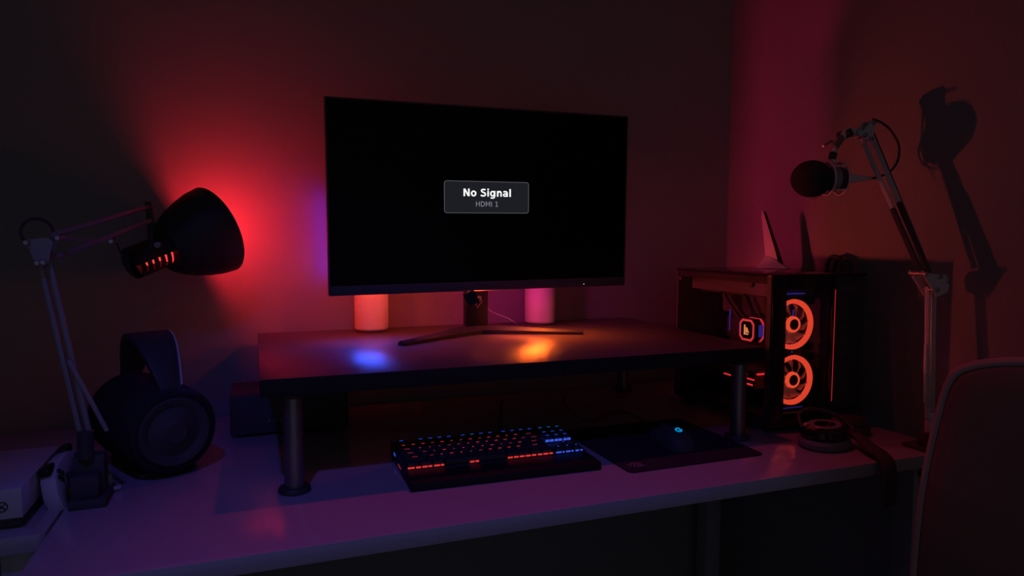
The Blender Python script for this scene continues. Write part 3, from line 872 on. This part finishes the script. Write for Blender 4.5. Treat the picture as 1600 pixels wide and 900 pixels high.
t = thing('computer_mouse', 'black mouse with a cyan glowing emblem on the mouse pad', 'mouse', (.805, 1.20, .0026), Matrix.Rotation(math.radians(-4), 3, 'Z'))
b = MB()
secs = [(-.060, .012, .010), (-.056, .022, .020), (-.045, .029, .029), (-.025, .031, .036), (0, .030, .038), (.022, .029, .033), (.042, .030, .025), (.056, .027, .017), (.061, .018, .010)]
nn = 12
for y, w, h in secs:
    for k in range(nn + 1):
        an = PI * k / nn
        b.v.append(V((w * math.cos(an) * (1 if abs(math.cos(an)) < .8 else .95), y, .001 + h * math.sin(an) ** .75)))
for i in range(len(secs) - 1):
    for k in range(nn):
        b.f.append((i * (nn + 1) + k, i * (nn + 1) + k + 1, (i + 1) * (nn + 1) + k + 1, (i + 1) * (nn + 1) + k))
    b.f.append((i * (nn + 1), (i + 1) * (nn + 1), (i + 1) * (nn + 1) + nn, i * (nn + 1) + nn))
b.f += [tuple(range(nn + 1)), tuple(range((len(secs) - 1) * (nn + 1), len(secs) * (nn + 1)))]
b.build('shell', M['soft_black'], t, local=True, angle=60)
MB().cyl((-.004, .038, .026), (.004, .038, .026), .009, seg=18, bev=.001).build('scroll_wheel', M['black'], t, local=True)
ml = frame((0, -.026, .0368), z=(0, -.30, .95), y=(0, 1, 0)) 
b = MB()
arc(b, 0, 0, .0062, 40, 330, .0026, ml)
b.box((0, -.0013, 0), (.0075, .0013, .0003), ml)
b.build('glowing_emblem', M['g_mouse'], t, 'cyan open ring emblem', local=True)
MB().tube([(0, .058, .008), (-.01, .085, .018), (-.03, .12, .034), (-.055, .17, .030), (-.09, .20, .006), (-.11, .24, .002), (-.10, .35, .002), (-.06, .48, .002)], .0018, 6).build('cord', M['cable'], t, local=True)

# ------------------------------------------------------------------ computer tower
t = thing('computer_tower', 'black glass sided computer tower with two glowing red fans', 'computer', (1.188, 1.38, 0))
x0, x1, xd, y0, y1, zt, zb = 1.050, 1.326, 1.226, 1.200, 1.560, .351, .012
b = MB()
b.box((x0, y0, zb), (x1, y1, zb + .022))                         # bottom tray
b.box((x0, y1 - .010, zb + .022), (x1, y1, zt - .006))            # rear
b.box((x0 + .004, y0 + .006, zt - .022), (x1, y1, zt - .006))     # top frame
b.box((xd - .004, y0 + .012, zb + .022), (xd, y1 - .010, zt - .022))   # partition
b.box((x0, y0, zb + .022), (x0 + .006, y0 + .012, zt - .006))     # front left post
b.box((x0 + .036, y0 + .008, zb + .022), (x0 + .042, y0 + .014, zt - .022))
b.build('frame', M['black'], t)
MB().box((x0 + .003, y0 - .003, zb + .012), (x0 + .0405, y0 + .004, zt), bev=.001).build('front_border', M['gloss_black'], t)
MB().box((x0 + .0405, y0 - .003, zt - .034), (xd - .006, y0 + .004, zt), bev=.001).build('front_border', M['gloss_black'], t)
MB().box((x0 + .0405, y0 - .003, zb + .004), (xd - .006, y0 + .004, zb + .030), bev=.001).build('front_border', M['gloss_black'], t)
MB().box((x0 + .0405, y0 - .001, zb + .030), (xd - .006, y0 + .002, zt - .034)).build('front_glass', M['glass'], t)
MB().box((x0 - .003, y0 + .014, zb + .022), (x0 + .0005, y1, zt - .004)).build('side_glass', M['glass'], t, 'tinted glass side panel')
MB().box((x0 - .002, y0 - .002, zb), (x0 + .034, y0 + .006, zb + .012)).build('front_border', M['gloss_black'], t)
MB().box((xd - .006, y0 - .0045, zb + .01), (xd + .0005, y0 + .010, zt - .002), bev=.0015).build('trim_strip', M['gloss_black'], t, 'glossy strip beside the front glass')
MB().box((xd - .0005, y0 - .0050, .06), (xd + .0008, y0 - .0040, .315)).build('glow_strip', M['g_edge_glow'], t, 'thin red painted glow on the front glass edge')  # emission stands in for fan light caught by the glass edge
MB().box((xd + .002, y0 + .008, zb + .022), (x1, y0 + .014, zt - .006), bev=.001).build('front_panel', M['soft_black'], t)
for k in range(9):
    MB().box((xd + .012, y0 + .0065, .06 + k * .03), (x1 - .012, y0 + .0085, .064 + k * .03)).build('vent_slat', M['black'], t)
MB().box((x0 + .001, y0 - .001, zt - .006), (x1, y1, zt), bev=.001).build('top_panel', M['gloss_black'], t)
MB().box((x1 - .003, y0 + .014, zb + .022), (x1, y1 - .01, zt - .022)).build('right_panel', M['soft_black'], t)
for x in (x0 + .03, x1 - .03):
    for y in (y0 + .03, y1 - .03):
        MB().cyl((x, y, 0), (x, y, zb + .001), .014, seg=18).build('foot', M['black'], t)
for y in (y1 - .025, y0 + .06):
    for z in (zb + .035, zt - .026):
        MB().cyl((x0 - .006, y, z), (x0 + .002, y, z), .0055, seg=14, bev=.001).build('glass_screw', M['black'], t)
MB().box((1.185, 1.215, zt), (1.200, 1.222, zt + .0015)).build('power_button', M['print_grey'], t)

def fan(cx, cz, yy, rot):
    m = frame((cx, yy, cz), z=(0, -1, 0), y=(0, 0, 1))
    b = MB()
    sq = rounded_rect(-.060, -.060, .060, .060, .006, 3)
    n = 64
    cir = [(.0585 * math.cos(2 * PI * k / n), .0585 * math.sin(2 * PI * k / n)) for k in range(n)]
    b.lathe([(.0575, -.024), (.0575, .001), (.0605, .001), (.0605, -.024), (.0575, -.024)], m, n)
    for sx in (-1, 1):
        for sy in (-1, 1):
            b.box((sx * .044, sy * .044, -.024), (sx * .060, sy * .060, .0), m)
    f = b.build('fan', M['black'], t, 'fan with a glowing orange red ring')
    MB().lathe([(.0465, -.006), (.0475, .0005), (.0565, .0015), (.0572, -.006), (.0465, -.006)], m, 72).build('light_ring', M['g_fan'], f)
    MB().lathe([(.0122, .003), (.0135, .0045), (.0165, .0045), (.0182, .002), (.0185, -.004), (.0122, -.004), (.0122, .003)], m, 40).build('hub_ring', M['g_hub'], f)
    MB().lathe([(0, .0035), (.0122, .0035), (.0122, -.016), (0, -.016)], m, 28).build('hub', M['soft_black'], f)
    for k in range(9):
        a0 = 2 * PI * k / 9 + rot
        bb = MB()
        N = 6
        for i in range(N + 1):
            u = i / N
            r = .0175 + .0280 * u
            for s, dz in ((-1, -.012), (1, -.001)):
                an = a0 + s * (.24 + .02 * u) + .42 * u
                bb.v.append(V((r * math.cos(an), r * math.sin(an), dz)))
                bb.v.append(V((r * math.cos(an), r * math.sin(an), dz - .0014)))
        for i in range(N):
            j = i * 4
            bb.f += [(j, j + 2, j + 6, j + 4), (j + 1, j + 5, j + 7, j + 3), (j, j + 4, j + 5, j + 1), (j + 2, j + 3, j + 7, j + 6)]
        bb.f += [(0, 1, 3, 2), (N * 4, N * 4 + 2, N * 4 + 3, N * 4 + 1)]
        bb.v = [m @ p for p in bb.v]
        bb.build('blade', M['blade'], f, angle=60)
fan(1.1335, .2365, 1.222, .2)
fan(1.1370, .1095, 1.222, .55)
# inside: board on the partition, cooler, memory, graphics card
MB().box((xd - .009, 1.285, .062), (xd - .006, 1.548, .318)).build('motherboard', M['pcb'], t)
for (a, c_) in (((1.190, 1.50, .235), (1.217, 1.545, .318)), ((1.192, 1.40, .285), (1.217, 1.50, .316)), ((1.205, 1.30, .07), (1.217, 1.38, .10)), ((1.206, 1.42, .085), (1.217, 1.53, .105))):
    b = MB().box(a, c_)
    for k in range(5):
        zz = a[2] + (k + .5) * (c_[2] - a[2]) / 5
        b.box((a[0] - .003, a[1] + .002, zz - .002), (a[0], c_[1] - .002, zz + .002))
    b.build('heat_sink', M['fin'], t)
for k in range(4):
    y = 1.322 + k * .0105
    r_ = MB().box((1.178, y, .165), (1.217, y + .006, .305)).build('memory_stick', M['fin'], t)
    MB().box((1.174, y + .0005, .170), (1.178, y + .0055, .300), bev=.001).build('memory_crest', M['black'], r_)
# pump block
pm = frame((1.150, 1.397, .201), z=(-1, 0, 0), y=(0, 0, 1))
def octo(r, c):
    return [(r - c, r), (-r + c, r), (-r, r - c), (-r, -r + c), (-r + c, -r), (r - c, -r), (r, -r + c), (r, r - c)]
pb = MB().prism(octo(.0285, .010), -.045, .0, pm).build('pump_block', M['gloss_black'], t, 'square cooler block with a glowing rim and emblem')
def ring_prism(ro, ri, c, z0, z1, m):
    A, B = octo(ro, c), octo(ri, c * .85)
    b = MB()
    vs = [(x, y, z0) for x, y in A] + [(x, y, z0) for x, y in B] + [(x, y, z1) for x, y in A] + [(x, y, z1) for x, y in B]
    fs = []
    for k in range(8):
        j = (k + 1) % 8
        fs += [(k, j, 8 + j, 8 + k), (16 + k, 16 + j, 24 + j, 24 + k), (k, j, 16 + j, 16 + k), (8 + k, 8 + j, 24 + j, 24 + k)]
    return b.add(vs, fs, m)
ring_prism(.0292, .0270, .010, -.028, -.022, pm).build('rim_light', M['g_pump'], pb)
ring_prism(.0272, .0232, .010, -.003, .0006, pm).build('rim_light', M['g_pump'], pb)
ring_prism(.0240, .0222, .009, .0004, .0010, pm).build('inner_rim_light', M['g_pump2'], pb)
b = MB()
b.prism([(-.010, .012), (-.006, .013), (-.005, -.012), (-.010, -.013)], 0, .0009, pm)
b.prism([(-.003, .007), (.002, .005), (.006, -.003), (.009, -.006), (-.003, -.006)], 0, .0009, pm)
b.prism([(-.003, -.008), (.007, -.009), (.004, -.012), (-.003, -.012)], 0, .0009, pm)
b.build('sail_emblem', M['g_emblem'], pb, 'amber emblem like overlapping sails')
MB().box((1.162, 1.3675, .186), (1.176, 1.369, .216)).build('block_glow', M['g_blue_dim'], pb)
for dy in (-.012, .012):
    MB().tube([(1.165, 1.425 + dy, .222), (1.155, 1.45 + dy, .25), (1.145, 1.47 + dy, .285), (1.15, 1.45 + dy, .318), (1.15, 1.40 + dy, .326)], .0062, 10).build('coolant_tube', M['cable'], t)
MB().box((1.09, 1.235, .298), (1.205, 1.545, .327)).build('radiator', M['fin'], t)
for k in range(3):
    MB().box((1.10, 1.262 + k * .09, .2915), (1.19, 1.340 + k * .09, .298), bev=.002).build('top_fan', M['black'], t)
gp = MB().box((1.075, 1.275, .080), (1.215, 1.548, .122), bev=.004).build('graphics_card', M['black'], t)
for (ya, yb_, z) in ((1.275, 1.31, .101), (1.30, 1.345, .110), (1.35, 1.385, .097)):
    MB().box((1.0742, ya, z), (1.0752, yb_, z + .0035)).build('light_bar', M['g_gpu'], gp)
MB().box((1.0742, 1.280, .088), (1.0752, 1.312, .092)).build('light_bar', M['g_gpu'], gp)
MB().box((1.08, 1.268, .115), (1.11, 1.2745, .118)).build('light_bar', M['g_gpu'], gp)
MB().box((1.172, 1.283, .262), (1.176, 1.306, .300)).build('cable_comb', M['g_blue_dim'], t, 'connector with painted blue glow')  # emission painted on the connector for the blue light falling there
for z in (.268, .276, .284, .292):
    MB().box((1.165, 1.284, z), (1.172, 1.305, z + .004)).build('connector_wire', M['black'], t)
MB().box((1.185, 1.279, .135), (1.188, 1.2815, .262)).build('glow_strip', M['g_blue_dim'], t)
MB().box((1.100, 1.226, .304), (1.168, 1.229, .3065)).build('glow_strip', M['g_blue_dim'], t)  # glow drawn for the blue reflection at the top of the front
MB().box((1.095, 1.218, .0462), (1.165, 1.221, .0472)).build('glow_strip', M['g_blue_dim'], t)
for y in (1.46, 1.50):
    MB().box((1.1795, y, .185), (1.181, y + .004, .245)).build('glow_strip', M['g_blue_dim'], t)
MB().box((1.180, 1.455, .17), (1.217, 1.515, .225), bev=.004).build('port_cover', M['black'], t)

# ------------------------------------------------------------------ antenna on the tower
t = thing('antenna', 'pale fin shaped antenna with pyramid foot on top of the computer', 'antenna', (1.277, 1.457, .351))
MB.X = Matrix.Translation((1.277, 1.457, 0)) @ Matrix.Rotation(math.radians(-62), 4, 'Z') @ Matrix.Diagonal((1.34, 1.03, 1, 1)) @ Matrix.Translation((-1.248, -1.42, 0))
A = [V((1.222, 1.395, .3515)), V((1.282, 1.405, .3515)), V((1.272, 1.455, .3515)), V((1.226, 1.452, .3515))]
B = [V((1.236, 1.412, .384)), V((1.243, 1.414, .383)), V((1.243, 1.424, .383)), V((1.236, 1.424, .384))]
b = MB().add(A + B, [(3, 2, 1, 0), (4, 5, 6, 7), (0, 1, 5, 4), (1, 2, 6, 5), (2, 3, 7, 6), (3, 0, 4, 7)])
b.build('pyramid_foot', M['antenna'], t, smooth=False, bevel=.0008)
b = MB()
L0 = [(1.2335, .3800), (1.2600, .3640), (1.2520, .4050), (1.2370, .4650), (1.2290, .4985), (1.2240, .5030), (1.2230, .4900)]
b.prism(L0, -.004, .004, Matrix.Translation((0, 1.421, 0)) @ XZ)
b.build('fin', M['antenna'], t, bevel=.0015)
b = MB()
b.prism([(1.2610, .3630), (1.2680, .3600), (1.2560, .4050), (1.2400, .4650), (1.2300, .5000), (1.2275, .5020), (1.2370, .4650), (1.2520, .4050)], -.005, .007, Matrix.Translation((0, 1.421, 0)) @ XZ)
b.build('fin_edge', M['gloss_black'], t)
MB.X = None

# ------------------------------------------------------------------ cable loop behind the tower
t = thing('cable_loop', 'black cables arching up at the right rear of the computer', 'cable', (1.348, 1.32, 0))
for dx, dy, h in ((-.004, 0, .386), (.006, -.014, .384)):
    MB().tube([(1.350 + dx * .5, 1.345 + dy, .02), (1.350 + dx * .5, 1.345 + dy, .25), (1.351 + dx, 1.344 + dy, .345), (1.351 + dx, 1.335 + dy, .378), (1.350 + dx, 1.318 + dy, h), (1.350 + dx, 1.300 + dy, .376), (1.350 + dx, 1.290 + dy, .345), (1.350 + dx * .5, 1.288 + dy, .25), (1.350 + dx * .5, 1.288 + dy, .004)], .0046, 10).build('cord', M['cable'], t)

# ------------------------------------------------------------------ microphone arm
t = thing('boom_stand', 'grey swing arm clamped at the right end of the desk, holding a microphone', 'boom arm', (1.285, 1.0, 0))
b = MB()
b.box((1.255, .962, 0), (1.312, 1.035, .007), bev=.001)
b.box((1.268, .955, -.05), (1.306, .9690, .035), bev=.002)
b.box((1.268, .955, .007), (1.306, 1.010, .035), bev=.002)
b.box((1.268, .955, -.056), (1.306, 1.010, -.048), bev=.002)
b.build('clamp', M['soft_black'], t)
MB().cyl((1.287, .99, -.047), (1.287, .99, -.0265), .009, seg=16).build('clamp_screw', M['steel'], t)
MB().cyl((1.272, .9530, .022), (1.272, .9555, .022), .004, seg=12).build('clamp_bolt', M['bolt'], t)
MB().cyl((1.290, 1.0, .03), (1.290, 1.0, .075), .010, seg=18, bev=.001).build('pivot_post', M['boom'], t)
P0 = V((1.290, 1.000, .065)); PE = V((1.302, 1.022, .336))
for s, w in ((-1, .0085), (1, .0085)):
    MB().bar(P0 + V((.0068 * s - .002, 0, 0)), PE + V((.0085 * s - .001, 0, .004 * s)), w, .008, up=(-.95, -.30, 0), bev=.001).build('lower_arm_bar', M['boom'], t)
MB().bar(P0 + V((-.014, .002, .03)), V((1.283, 1.012, .215)), .006, .006, up=(-.95, -.30, 0), bev=.001).build('tension_rod', M['boom'], t)
pl = [(1.252, .366), (1.268, .360), (1.318, .357), (1.332, .345), (1.326, .322), (1.296, .312), (1.282, .330), (1.266, .346)]
for y in (1.006, 1.034):
    MB().prism(pl, 0, .003, Matrix.Translation((0, y, 0)) @ XZ).build('elbow_plate', M['boom'], t)
for x, z in ((1.2595, .360), (1.324, .343), (1.293, .327), (1.300, .353)):
    MB().cyl((x, .998, z), (x, 1.038, z), .0045, seg=14, bev=.001).build('elbow_bolt', M['bolt'], t)
MS = Matrix.Translation((1.178, 1.168, .559)) @ Matrix.Diagonal((1.06, 1.06, 1.06, 1)) @ Matrix.Translation((-1.108, -1.098, -.551))
a0 = V((1.292, 1.020, .360)); a1 = MS @ V((1.190, 1.094, .664))
c0 = V((1.268, 1.018, .362)); c1 = MS @ V((1.176, 1.092, .634))
sdir = V((-.95, -.30, 0)).normalized()
for i, (p, q) in enumerate(((a0, a1), (c0, c1))):
    MB().bar(p, q, .0080, .0090, up=sdir, bev=.001).build('upper_arm_bar', M['boom'], t)
    MB().bar(p + V((-.003, -.001, 0)), p + (q - p) * .46 + V((-.003, -.001, 0)), .0100, .0100, up=sdir, bev=.002).build('spring_cover', M['soft_black'], t)
MB().bar(a0 + V((.012, .010, .004)), a1 + V((.010, .006, .006)), .007, .009, up=sdir, bev=.001).build('upper_arm_bar', M['black'], t)
# head bracket
MB.X = MS
for y in (1.080, 1.100):
    MB().prism([(1.186, .672), (1.194, .664), (1.190, .630), (1.180, .627), (1.160, .636), (1.150, .640), (1.150, .648), (1.166, .650)], 0, .003, Matrix.Translation((0, y, 0)) @ XZ).build('head_plate', M['boom'], t)
for x, z in ((1.187, .665), (1.181, .632), (1.165, .6385)):
    MB().cyl((x, 1.070, z), (x, 1.104, z), .0044, seg=14, bev=.001).build('head_bolt', M['bolt'], t)
b = MB()
b.tube([(1.158, 1.090, .644), (1.146, 1.092, .650), (1.134, 1.095, .645), (1.128, 1.097, .634)], .0062, 10)
b.build('swivel_neck', M['boom'], t)
MB().cyl((1.140, 1.085, .6445), (1.133, 1.112, .6395), .0088, seg=18, bev=.001).build('swivel_joint', M['black'], t)
MB().cyl((1.131, 1.097, .640), (1.112, 1.098, .614), .0062, seg=16, bev=.001).build('threaded_stem', M['steel'], t)
MB().cyl((1.100, 1.096, .627), (1.074, 1.092, .6145), .0026, seg=10, bev=.0005).build('thumb_screw', M['bolt'], t)
MB().cyl((1.116, 1.098, .622), (1.098, 1.096, .626), .0018, seg=10).build('thumb_screw', M['bolt'], t)

# ------------------------------------------------------------------ microphone in its shock mount
t = thing('microphone', 'black foam covered studio microphone in a ring shock mount on the right arm', 'microphone', (1.175, 1.17, .559))
ma = V((.97, -.22, .02)).normalized()                # from the foam end to the plug
mm = frame((1.108, 1.098, .551), z=ma, x=(0, 0, 1))
MB().ball((0, 0, -.046), (.0375, .0375, .041), 36, 20, mm).build('foam_windscreen', M['foam'], t, 'round black foam windscreen')
MB().lathe([(0, -.02), (.0215, -.02), (.0222, -.015), (.0222, .018), (.021, .024), (.012, .027), (0, .027)], mm, 32).build('body', M['black'], t)
MB().lathe([(.0224, -.010), (.0234, -.010), (.0234, .008), (.0224, .008), (.0224, -.010)], mm, 32).build('body_band', M['arm'], t)
MB().lathe([(0, .027), (.0088, .027), (.0095, .030), (.0095, .054), (.0075, .057), (.0055, .075), (.0035, .085), (0, .085)], mm, 24).build('plug', M['boom'], t)
for z in (-.014, .016):
    mr = mm @ Matrix.Translation((0, 0, z))
    r_ = MB().torus(.0335, .0019, mr, 44, 8).build('mount_ring', M['boom'], t)
    b = MB()
    for k in range(8):
        aa = 2 * PI * k / 8
        bb_ = aa + .55
        b.tube([mr @ V((.0330 * math.cos(aa), .0330 * math.sin(aa), 0)), mr @ V((.0238 * math.cos(bb_), .0238 * math.sin(bb_), -z * .35))], .0009, 5)
        b.tube([mr @ V((.0330 * math.cos(aa), .0330 * math.sin(aa), 0)), mr @ V((.0238 * math.cos(aa - .55), .0238 * math.sin(aa - .55), -z * .35))], .0009, 5)
    b.build('elastic_cord', M['cable'], r_)
for k in range(4):
    aa = PI / 4 + k * PI / 2
    MB().tube([mm @ V((.0335 * math.cos(aa), .0335 * math.sin(aa), -.016)), mm @ V((.0335 * math.cos(aa), .0335 * math.sin(aa), .018))], .0014, 6).build('mount_strut', M['boom'], t)
for p, q in (((-.030, -.016, -.018), (-.037, -.010, -.042)), ((-.032, -.012, .012), (-.050, -.004, .024))):
    P_, Q_ = mm @ V(p), mm @ V(q)
    d = (Q_ - P_); s_ = d.cross(V((0, 1, 0))).normalized() * .0045
    MB().tube([P_ + s_, P_ + d * .55 + s_ * 1.2, Q_ + s_ * .5, Q_ - s_ * .5, P_ + d * .55 - s_ * 1.2, P_ - s_], .0008, 6).build('wire_loop', M['bolt'], t)
MB().tube([mm @ V((.033, 0, .002)), (1.106, 1.098, .600), (1.111, 1.098, .613)], .0045, 10).build('mount_yoke', M['boom'], t)
MB().cyl((1.104, 1.098, .5905), (1.108, 1.098, .604), .0075, seg=16, bev=.001).build('yoke_nut', M['black'], t)
e_ = mm @ V((0, 0, .083))
MB().tube([e_, (1.205, 1.072, .556), (1.232, 1.070, .568), (1.252, 1.070, .590), (1.256, 1.072, .622), (1.240, 1.078, .652), (1.220, 1.084, .668), (1.200, 1.090, .676)], .0024, 8).build('cord', M['cable'], t, 'black cable looping back to the arm')

MB.X = None
# ------------------------------------------------------------------ headphones
t = thing('headphones', 'black headphones lying before the computer, headband over the desk edge', 'headphones', (1.10, 1.085, 0))
hc = Matrix.Translation((1.100, 1.088, 0)) @ Matrix.Rotation(math.radians(20), 4, 'Z') @ Matrix.Diagonal((1.08, .88, 1, 1))
MB().lathe([(0, .004), (.030, .004), (.034, .0), (.048, .0), (.055, .006), (.056, .014), (.052, .021), (.030, .022), (0, .022)], hc, 44).build('ear_cushion', M['grey'], t)
MB().lathe([(0, .022), (.050, .022), (.053, .028), (.050, .038), (.040, .045), (.020, .047), (0, .047)], hc, 44).build('ear_cup', M['gloss_black'], t)
MB().lathe([(.022, .0465), (.034, .0475), (.036, .0455), (.022, .0445), (.022, .0465)], hc, 36).build('cup_trim', M['arm'], t)
MB().tube([(1.052, 1.100, .040), (1.062, 1.120, .060), (1.10, 1.132, .066), (1.140, 1.118, .060), (1.156, 1.085, .045), (1.152, 1.06, .032)], .0045, 8).build('yoke', M['black'], t)
hc2 = frame((1.222, 1.140, .0), z=(0, 0, 1), x=(1, 0, 0)) @ Matrix.Diagonal((.9, .75, 1, 1))
MB().lathe([(0, .004), (.030, .004), (.034, .0), (.048, .0), (.053, .006), (.053, .014), (.048, .021), (0, .022)], hc2, 40).build('ear_cushion', M['soft_black'], t)
MB().lathe([(0, .022), (.044, .022), (.046, .028), (.040, .036), (.020, .040), (0, .040)], hc2, 40).build('ear_cup', M['black'], t)
b = MB()
hp = smooth_path([(1.152, 1.075, .030), (1.150, 1.045, .024), (1.142, 1.010, .014), (1.134, .978, .010), (1.128, .955, -.004), (1.126, .948, -.035), (1.128, .950, -.080)], 6)
for i, p in enumerate(hp):
    d = (hp[min(i + 1, len(hp) - 1)] - hp[max(i - 1, 0)]).normalized()
    s = V((1, .15, 0)); s = (s - d * s.dot(d)).normalized()
    nn_ = d.cross(s).normalized()
    w_ = .011 + .007 * min(1, i / 12)
    for sx, sn in ((1, .35), (.6, 1), (-.6, 1), (-1, .35), (-1, -.35), (-.6, -1), (.6, -1), (1, -.35)):
        b.v.append(p + s * w_ * sx + nn_ * .006 * sn)
for i in range(len(hp) - 1):
    for k in range(8):
        b.f.append((i * 8 + k, i * 8 + (k + 1) % 8, i * 8 + 8 + (k + 1) % 8, i * 8 + 8 + k))
b.f += [tuple(range(8)), tuple(range(len(b.v) - 8, len(b.v)))]
b.build('headband', M['soft_black'], t)

# ------------------------------------------------------------------ chair
CX, CY = 1.023, 0.56
t = thing('desk_chair', 'dark upholstered chair with rounded backrest at the right before the desk', 'chair', (CX, CY, -DZ))
MB.X = Matrix.Translation((CX, CY, 0)) @ Matrix.Rotation(math.radians(-72), 4, 'Z') @ Matrix.Translation((-CX, -CY, 0))
half = [(-.190, -.24), (-.203, -.18), (-.204, -.10), (-.200, -.02), (-.194, .05), (-.184, .12), (-.174, .175), (-.167, .208), (-.156, .234), (-.138, .248), (-.110, .258), (-.070, .265), (0, .270)]
half = [(p.x, p.y) for p in smooth_path([(x, y, 0) for x, y in half], 4)]
outl = half + [(-x, z) for x, z in reversed(half[:-1])]
cm = frame((CX, CY, 0), z=(0, -1, -.06), x=(1, 0, 0))
b = MB()
nO = len(outl)
cx, cz = 0, .08
lev = [(1.0, -.018), (1.0, .010), (.985, .016), (.94, .021), (.80, .024), (.4, .026)]
for q, y in lev:
    for x, z in outl:
        b.v.append(cm @ V((cx + (x - cx) * q, cz + (z - cz) * q, y)))
for i in range(len(lev) - 1):
    for k in range(nO):
        b.f.append((i * nO + k, i * nO + (k + 1) % nO, (i + 1) * nO + (k + 1) % nO, (i + 1) * nO + k))
b.f += [tuple(range(nO)), tuple((len(lev) - 1) * nO + k for k in range(nO))]
b.build('backrest', M['chair'], t, angle=50)
MB().tube([cm @ V((x * 1.005, cz + (z - cz) * 1.005, .012)) for x, z in half[2:] + [(-x, z) for x, z in reversed(half[2:-1])]], .0062, 8, n=1).build('piping', M['piping'], t, 'pale piping along the backrest edge')
MB().prism(rounded_rect(-.19, -.20, .19, .20, .06), -.30, -.235, Matrix.Translation((CX, CY - .25, 0))).build('seat', M['chair'], t, bevel=.018)
MB().tube([(CX, CY + .022, -.02), (CX, CY + .035, -.24), (CX, CY - .05, -.315), (CX, CY - .25, -.318)], .018, 10).build('back_bracket', M['black'], t)
MB().cyl((CX, CY - .25, -.68), (CX, CY - .25, -.30), .022, seg=18).build('gas_column', M['black'], t)
for k in range(5):
    aa = 2 * PI * k / 5 + .3
    e_ = V((CX + .21 * math.cos(aa), CY - .25 + .21 * math.sin(aa), -.685))
    lg = MB().bar((CX, CY - .25, -.665), e_, .032, .022, up=(0, 0, 1), bev=.004).build('base_leg', M['black'], t)
    MB().cyl(e_ + V((-.011 * math.sin(aa), .011 * math.cos(aa), -.027)), e_ + V((.011 * math.sin(aa), -.011 * math.cos(aa), -.027)), .0275, seg=18, bev=.003).build('caster', M['black'], lg)
MB.X = None
